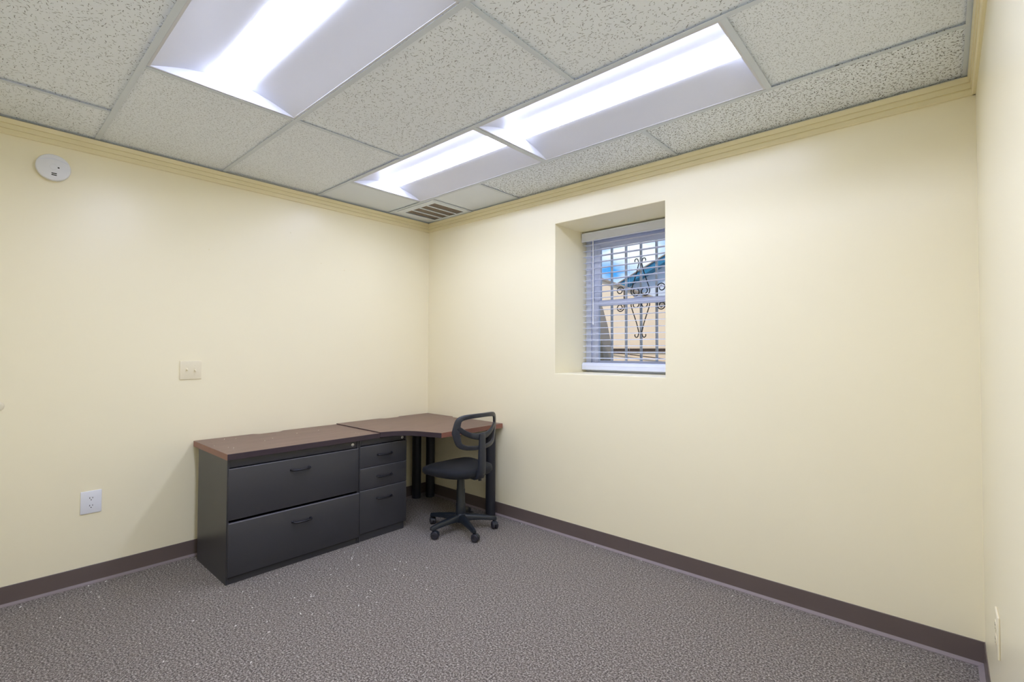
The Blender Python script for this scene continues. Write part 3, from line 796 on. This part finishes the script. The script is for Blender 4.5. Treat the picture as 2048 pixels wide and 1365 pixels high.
# star base
bm = bmesh.new(); lathe(bm, [(0.024, 0.060), (0.040, 0.066), (0.044, 0.090), (0.042, 0.118), (0.036, 0.128), (0.030, 0.130)], 24)
finish(bm, 'hub', M_plas2, ch, 45)
AR = 0.262
for k in range(5):
    a = math.radians(-93 + 72 * k); ca, sa = math.cos(a), math.sin(a)
    tr = lambda u, v, z: (u * ca - v * sa, u * sa + v * ca, z)
    # tapered arm
    bm = bmesh.new(); rings = []
    for (u, hw, zt, zb) in ((0.025, 0.027, 0.124, 0.072), (0.08, 0.024, 0.120, 0.076), (0.16, 0.020, 0.107, 0.074), (0.235, 0.0175, 0.094, 0.067), (0.262, 0.0165, 0.089, 0.064), (0.272, 0.010, 0.084, 0.066)):
        rings.append([bm.verts.new(tr(u, v, z)) for v, z in ((-hw, zb), (hw, zb), (hw, zt - 0.012), (hw * 0.55, zt), (-hw * 0.55, zt), (-hw, zt - 0.012))])
    for A, B in zip(rings, rings[1:]):
        for j in range(6): bm.faces.new((A[j], A[(j + 1) % 6], B[(j + 1) % 6], B[j]))
    bm.faces.new(rings[0]); bm.faces.new(list(reversed(rings[-1])))
    arm = finish(bm, 'base_arm', M_plas2, ch, 50)
    # caster: stem, hood, two wheels, heading differs per leg
    hd = math.radians((35, 20, -25, 80, 150)[k]); ch_, sh = math.cos(hd), math.sin(hd)
    C0 = Vector(tr(0.252, 0, 0))
    cas = empty('caster', C0); cas.parent = ch
    cl = lambda u, v, z: (u * ch_ - v * sh, u * sh + v * ch_, z)
    bm = bmesh.new(); tube(bm, [(0, 0, 0.050), (0, 0, 0.072)], 0.0075, 10)
    finish(bm, 'stem', M_pull, cas, 50)
    for s in (-1, 1):
        bm = bmesh.new(); rr = 0.0285; seg = 22; prof = [(0.008, 0.0), (rr - 0.003, 0.0), (rr, 0.003), (rr, 0.013), (rr - 0.004, 0.0185), (0.012, 0.021), (0.010, 0.0185), (0.0, 0.0185)]
        lathe(bm, prof, seg, 'y', (0, 0, 0))
        if s < 0: bmesh.ops.scale(bm, verts=bm.verts, vec=(1, -1, 1))
        for vv in bm.verts: vv.co = Vector(cl(vv.co.x + 0.014, vv.co.y + s * 0.003, vv.co.z + rr))
        finish(bm, 'wheel', M_wheel, cas, 40)
    bm = bmesh.new(); N = 9; A = []; B = []; rr = 0.0305
    for i in range(N + 1):
        t = math.radians(20 + 150 * i / N); A.append((rr * math.cos(t), rr * math.sin(t)))
    pts = A + [(0.7 * x, 0.7 * z) for x, z in reversed(A)]
    prism(bm, pts, -0.014, 0.014, lambda u, v, a_: cl(u + 0.014, a_, v + 0.0285))
    finish(bm, 'hood', M_plas2, cas, 40)
# gas column
bm = bmesh.new(); lathe(bm, [(0.036, 0.118), (0.036, 0.20), (0.0335, 0.205), (0.0325, 0.305), (0.030, 0.310), (0.027, 0.400), (0.026, 0.425)], 24)
finish(bm, 'gas_column', M_plas2, ch, 35)
# mechanism under the seat
bx('tilt_mechanism', M_plas2, -0.10, 0.13, -0.075, 0.075, 0.412, 0.440, ch, 0.008, 2)
bm = bmesh.new(); tube(bm, [(0.02, 0.07, 0.425), (0.02, 0.20, 0.424), (0.02, 0.235, 0.426)], [0.005, 0.005, 0.009], 8)
finish(bm, 'lift_lever', M_plas2, ch, 50)
# seat: superellipse cushion with waterfall front
SCX = -0.020
def seat_shape(name, mat, hx, hy, z_of, zb, n_exp, parent):
    bm = bmesh.new(); NR, NA = 10, 48; rings = []
    for i in range(NR + 1):
        f = (i / NR)
        ring = []
        for k in range(NA):
            a = 2 * PI * k / NA; c, s = math.cos(a), math.sin(a)
            r = (abs(c) ** n_exp + abs(s) ** n_exp) ** (-1 / n_exp)
            x = SCX + hx * r * c * f; y = hy * r * s * f * (1.0 - 0.10 * (r * c * f))
            ring.append(bm.verts.new((x, y, z_of(f, r * c * f, r * s * f))))
            if i == 0: break
        rings.append(ring)
    for k in range(NA): bm.faces.new((rings[0][0], rings[1][k], rings[1][(k + 1) % NA]))
    for A, B in zip(rings[1:], rings[2:]):
        for k in range(NA): bm.faces.new((A[k], B[k], B[(k + 1) % NA], A[(k + 1) % NA]))
    # skirt then bottom
    last = rings[-1]
    for (sc, dz) in ((1.014, -0.014), (1.012, -0.034), (0.95, zb)):
        nr = [bm.verts.new((SCX + (v.co.x - SCX) * sc, v.co.y * sc, v.co.z + dz)) for v in rings[-1]]
        for k in range(NA): bm.faces.new((last[k], nr[k], nr[(k + 1) % NA], last[(k + 1) % NA]))
        last = nr
    bm.faces.new(list(reversed(last)))
    return finish(bm, name, mat, parent, 60)
def ztop(f, c, s):
    z = 0.500 + 0.006 * (1 - f * f) - 0.022 * f ** 6
    if c < -0.45: z -= 0.026 * (-(c + 0.45) / 0.55) ** 2
    z += 0.008 * s * s - 0.006 * (1 - min(1, abs(c)))
    return z
seat_shape('seat', M_fab, 0.218, 0.226, ztop, -0.050, 3.6, ch)
bm = bmesh.new()
prism(bm, [(-0.19, -0.10), (-0.15, -0.17), (0.10, -0.17), (0.155, -0.10), (0.155, 0.10), (0.10, 0.17), (-0.15, 0.17), (-0.19, 0.10)], 0.432, 0.448, lambda u, v, a: (u + SCX, v, a))
finish(bm, 'seat_shell', M_plas, ch)
# back surface: lateral s (m), height z -> local position
def bp(s, z, d=0.0):
    wrap = 0.066 * (s / 0.21) ** 2
    lean = 0.05 * (z - 0.70)
    return Vector((0.214 + lean - wrap + d, s, z))
def outline(u):
    """closed frame centre line, u in 0..1"""
    a = 2 * PI * u; c, s = math.cos(a), math.sin(a); e = 8.0
    r = (abs(c) ** e + abs(s) ** e) ** (-1 / e)
    z = 0.766 + 0.104 * r * s
    w = 0.196 - 0.014 * abs(r * s) - (0.012 if s < 0 else 0.0) * abs(r * s)
    zz = z + (0.010 * (1 - (r * c) ** 2) if s > 0 else -0.016 * (1 - (r * c) ** 2) + 0.0)
    return w * r * c, zz
def strap(name, pts, width, thick, closed, mat, parent, wfun=None):
    """flat rounded strip lying on the back surface; pts (s,z)"""
    bm = bmesh.new(); n = len(pts); rings = []
    for i in range(n):
        s, z = pts[i]
        a = pts[(i - 1) % n] if closed else pts[max(i - 1, 0)]; b = pts[(i + 1) % n] if closed else pts[min(i + 1, n - 1)]
        ts, tz = b[0] - a[0], b[1] - a[1]; l = math.hypot(ts, tz); ns, nz_ = -tz / l, ts / l
        w = (wfun(i / n) if wfun else width) / 2; t = thick / 2
        prof = [(-w, -t * 0.5), (-w * 0.75, -t), (w * 0.75, -t), (w, -t * 0.5), (w, t * 0.5), (w * 0.75, t), (-w * 0.75, t), (-w, t * 0.5)]
        rings.append([bm.verts.new(bp(s + ns * q, z + nz_ * q, d)) for q, d in prof])
    for i in range(n if closed else n - 1):
        A, B = rings[i], rings[(i + 1) % n]
        for k in range(8): bm.faces.new((A[k], A[(k + 1) % 8], B[(k + 1) % 8], B[k]))
    if not closed: bm.faces.new(rings[0]); bm.faces.new(list(reversed(rings[-1])))
    return finish(bm, name, mat, parent, 50)
fr = strap('back_frame', [outline(i / 72) for i in range(72)], 0.034, 0.020, True, M_plas, ch, lambda u: 0.030 + 0.014 * abs(math.cos(2 * PI * u)) ** 3)
strap('cross_band', [(0.188 * t, 0.726 + 0.075 * abs(t) ** 2.2) for t in [-1 + 2 * i / 24 for i in range(25)]], 0.036, 0.020, False, M_plas, ch, lambda u: 0.034 + 0.018 * (1 - abs(2 * u - 1)) ** 2)
# sheer mesh stretched in the frame
bm = bmesh.new(); cpt = bm.verts.new(bp(0, 0.765, -0.004)); prevr = None
for i in range(1, 5):
    ring = [bm.verts.new(bp(s * 0.95 * i / 4, 0.765 + (z - 0.765) * 0.95 * i / 4, -0.004)) for s, z in [outline(k / 48) for k in range(48)]]
    for k in range(48):
        if prevr is None: bm.faces.new((cpt, ring[k], ring[(k + 1) % 48]))
        else: bm.faces.new((prevr[k], ring[k], ring[(k + 1) % 48], prevr[(k + 1) % 48]))
    prevr = ring
finish(bm, 'back_mesh', M_mesh, ch, 60)
# J-shaped upright
bm = bmesh.new(); rings = []
for (x, z, w, t, ang) in ((0.226, 0.745, 0.052, 0.020, 90), (0.226, 0.70, 0.056, 0.026, 90), (0.226, 0.62, 0.062, 0.032, 90), (0.225, 0.52, 0.066, 0.036, 90), (0.220, 0.465, 0.068, 0.038, 80), (0.205, 0.434, 0.068, 0.036, 45), (0.17, 0.421, 0.066, 0.030, 8), (0.08, 0.421, 0.060, 0.024, 0)):
    ar = math.radians(ang); nx, nz_ = math.sin(ar), -math.cos(ar)
    prof = [(-w / 2, -t * .25), (-w * .36, -t / 2), (w * .36, -t / 2), (w / 2, -t * .25), (w / 2, t * .25), (w * .36, t / 2), (-w * .36, t / 2), (-w / 2, t * .25)]
    rings.append([bm.verts.new((x + nx * d, y, z + nz_ * d)) for y, d in prof])
for A, B in zip(rings, rings[1:]):
    for k in range(8): bm.faces.new((A[k], A[(k + 1) % 8], B[(k + 1) % 8], B[k]))
bm.faces.new(rings[0]); bm.faces.new(list(reversed(rings[-1])))
up = finish(bm, 'back_upright', M_plas, ch, 45)
bm = bmesh.new(); lathe(bm, [(0.012, 0.0), (0.012, 0.014), (0.009, 0.018), (0.0, 0.018)], 12, 'z', (0.205, 0, 0.405)); finish(bm, 'adjust_knob', M_pull, up, 45)

# ------------------------------------------------------------------ litter
def flakes(name, spots, z, label, cat, seed, smin, smax):
    rn = random.Random(seed); bm = bmesh.new()
    for x, y in spots:
        a = rn.uniform(0, PI); l = rn.uniform(smin, smax); w = l * rn.uniform(0.3, 0.7); h = rn.uniform(0.0008, 0.002)
        c, s = math.cos(a), math.sin(a); tl = rn.uniform(0, 0.003)
        P_ = [(-l, -w), (l, -w * .6), (l * .8, w), (-l * .7, w * .8)]
        A = [bm.verts.new((x + u * c - v_ * s, y + u * s + v_ * c, z + 0.0005 + tl * (0.5 + u / l / 2))) for u, v_ in P_]
        B = [bm.verts.new((v_.co.x, v_.co.y, v_.co.z + h)) for v_ in A]
        bm.faces.new(list(reversed(A))); bm.faces.new(B)
        for k in range(4): bm.faces.new((A[k], A[(k + 1) % 4], B[(k + 1) % 4], B[k]))
    o = finish(bm, name, M_flake); tag(o, label, cat, kind='stuff')
rn = random.Random(11); sp = []
for i in range(95):
    y = -2.9 + 1.9 * rn.random() ** 0.9; x = 0.04 + rn.random() ** 1.5 * 1.5
    if x < 0.66 and y > -1.96: x = 0.68 + rn.random() * 0.7
    sp.append((x, y))
for i in range(10): sp.append((0.7 + 2.6 * rn.random(), -0.02 - rn.random() ** 2 * 0.1))
sp += [(1.02, -0.30), (0.62, -0.16), (0.35, -0.10)]
flakes('paper_flakes', sp, 0.0, 'tiny white paper flakes scattered over the carpet', 'litter', 3, 0.0022, 0.0058)
sp = [(0.10, -1.78), (0.13, -1.72), (0.30, -1.90), (0.42, -1.86), (0.45, -1.84), (0.48, -1.85), (0.30, -1.55), (0.22, -1.35), (0.50, -1.05), (0.56, -1.06), (0.05, -1.25), (0.20, -1.18), (0.35, -1.62)]
flakes('desk_crumbs', sp, DZ, 'tiny pale crumbs on the straight brown cabinet top', 'litter', 5, 0.0018, 0.0034)
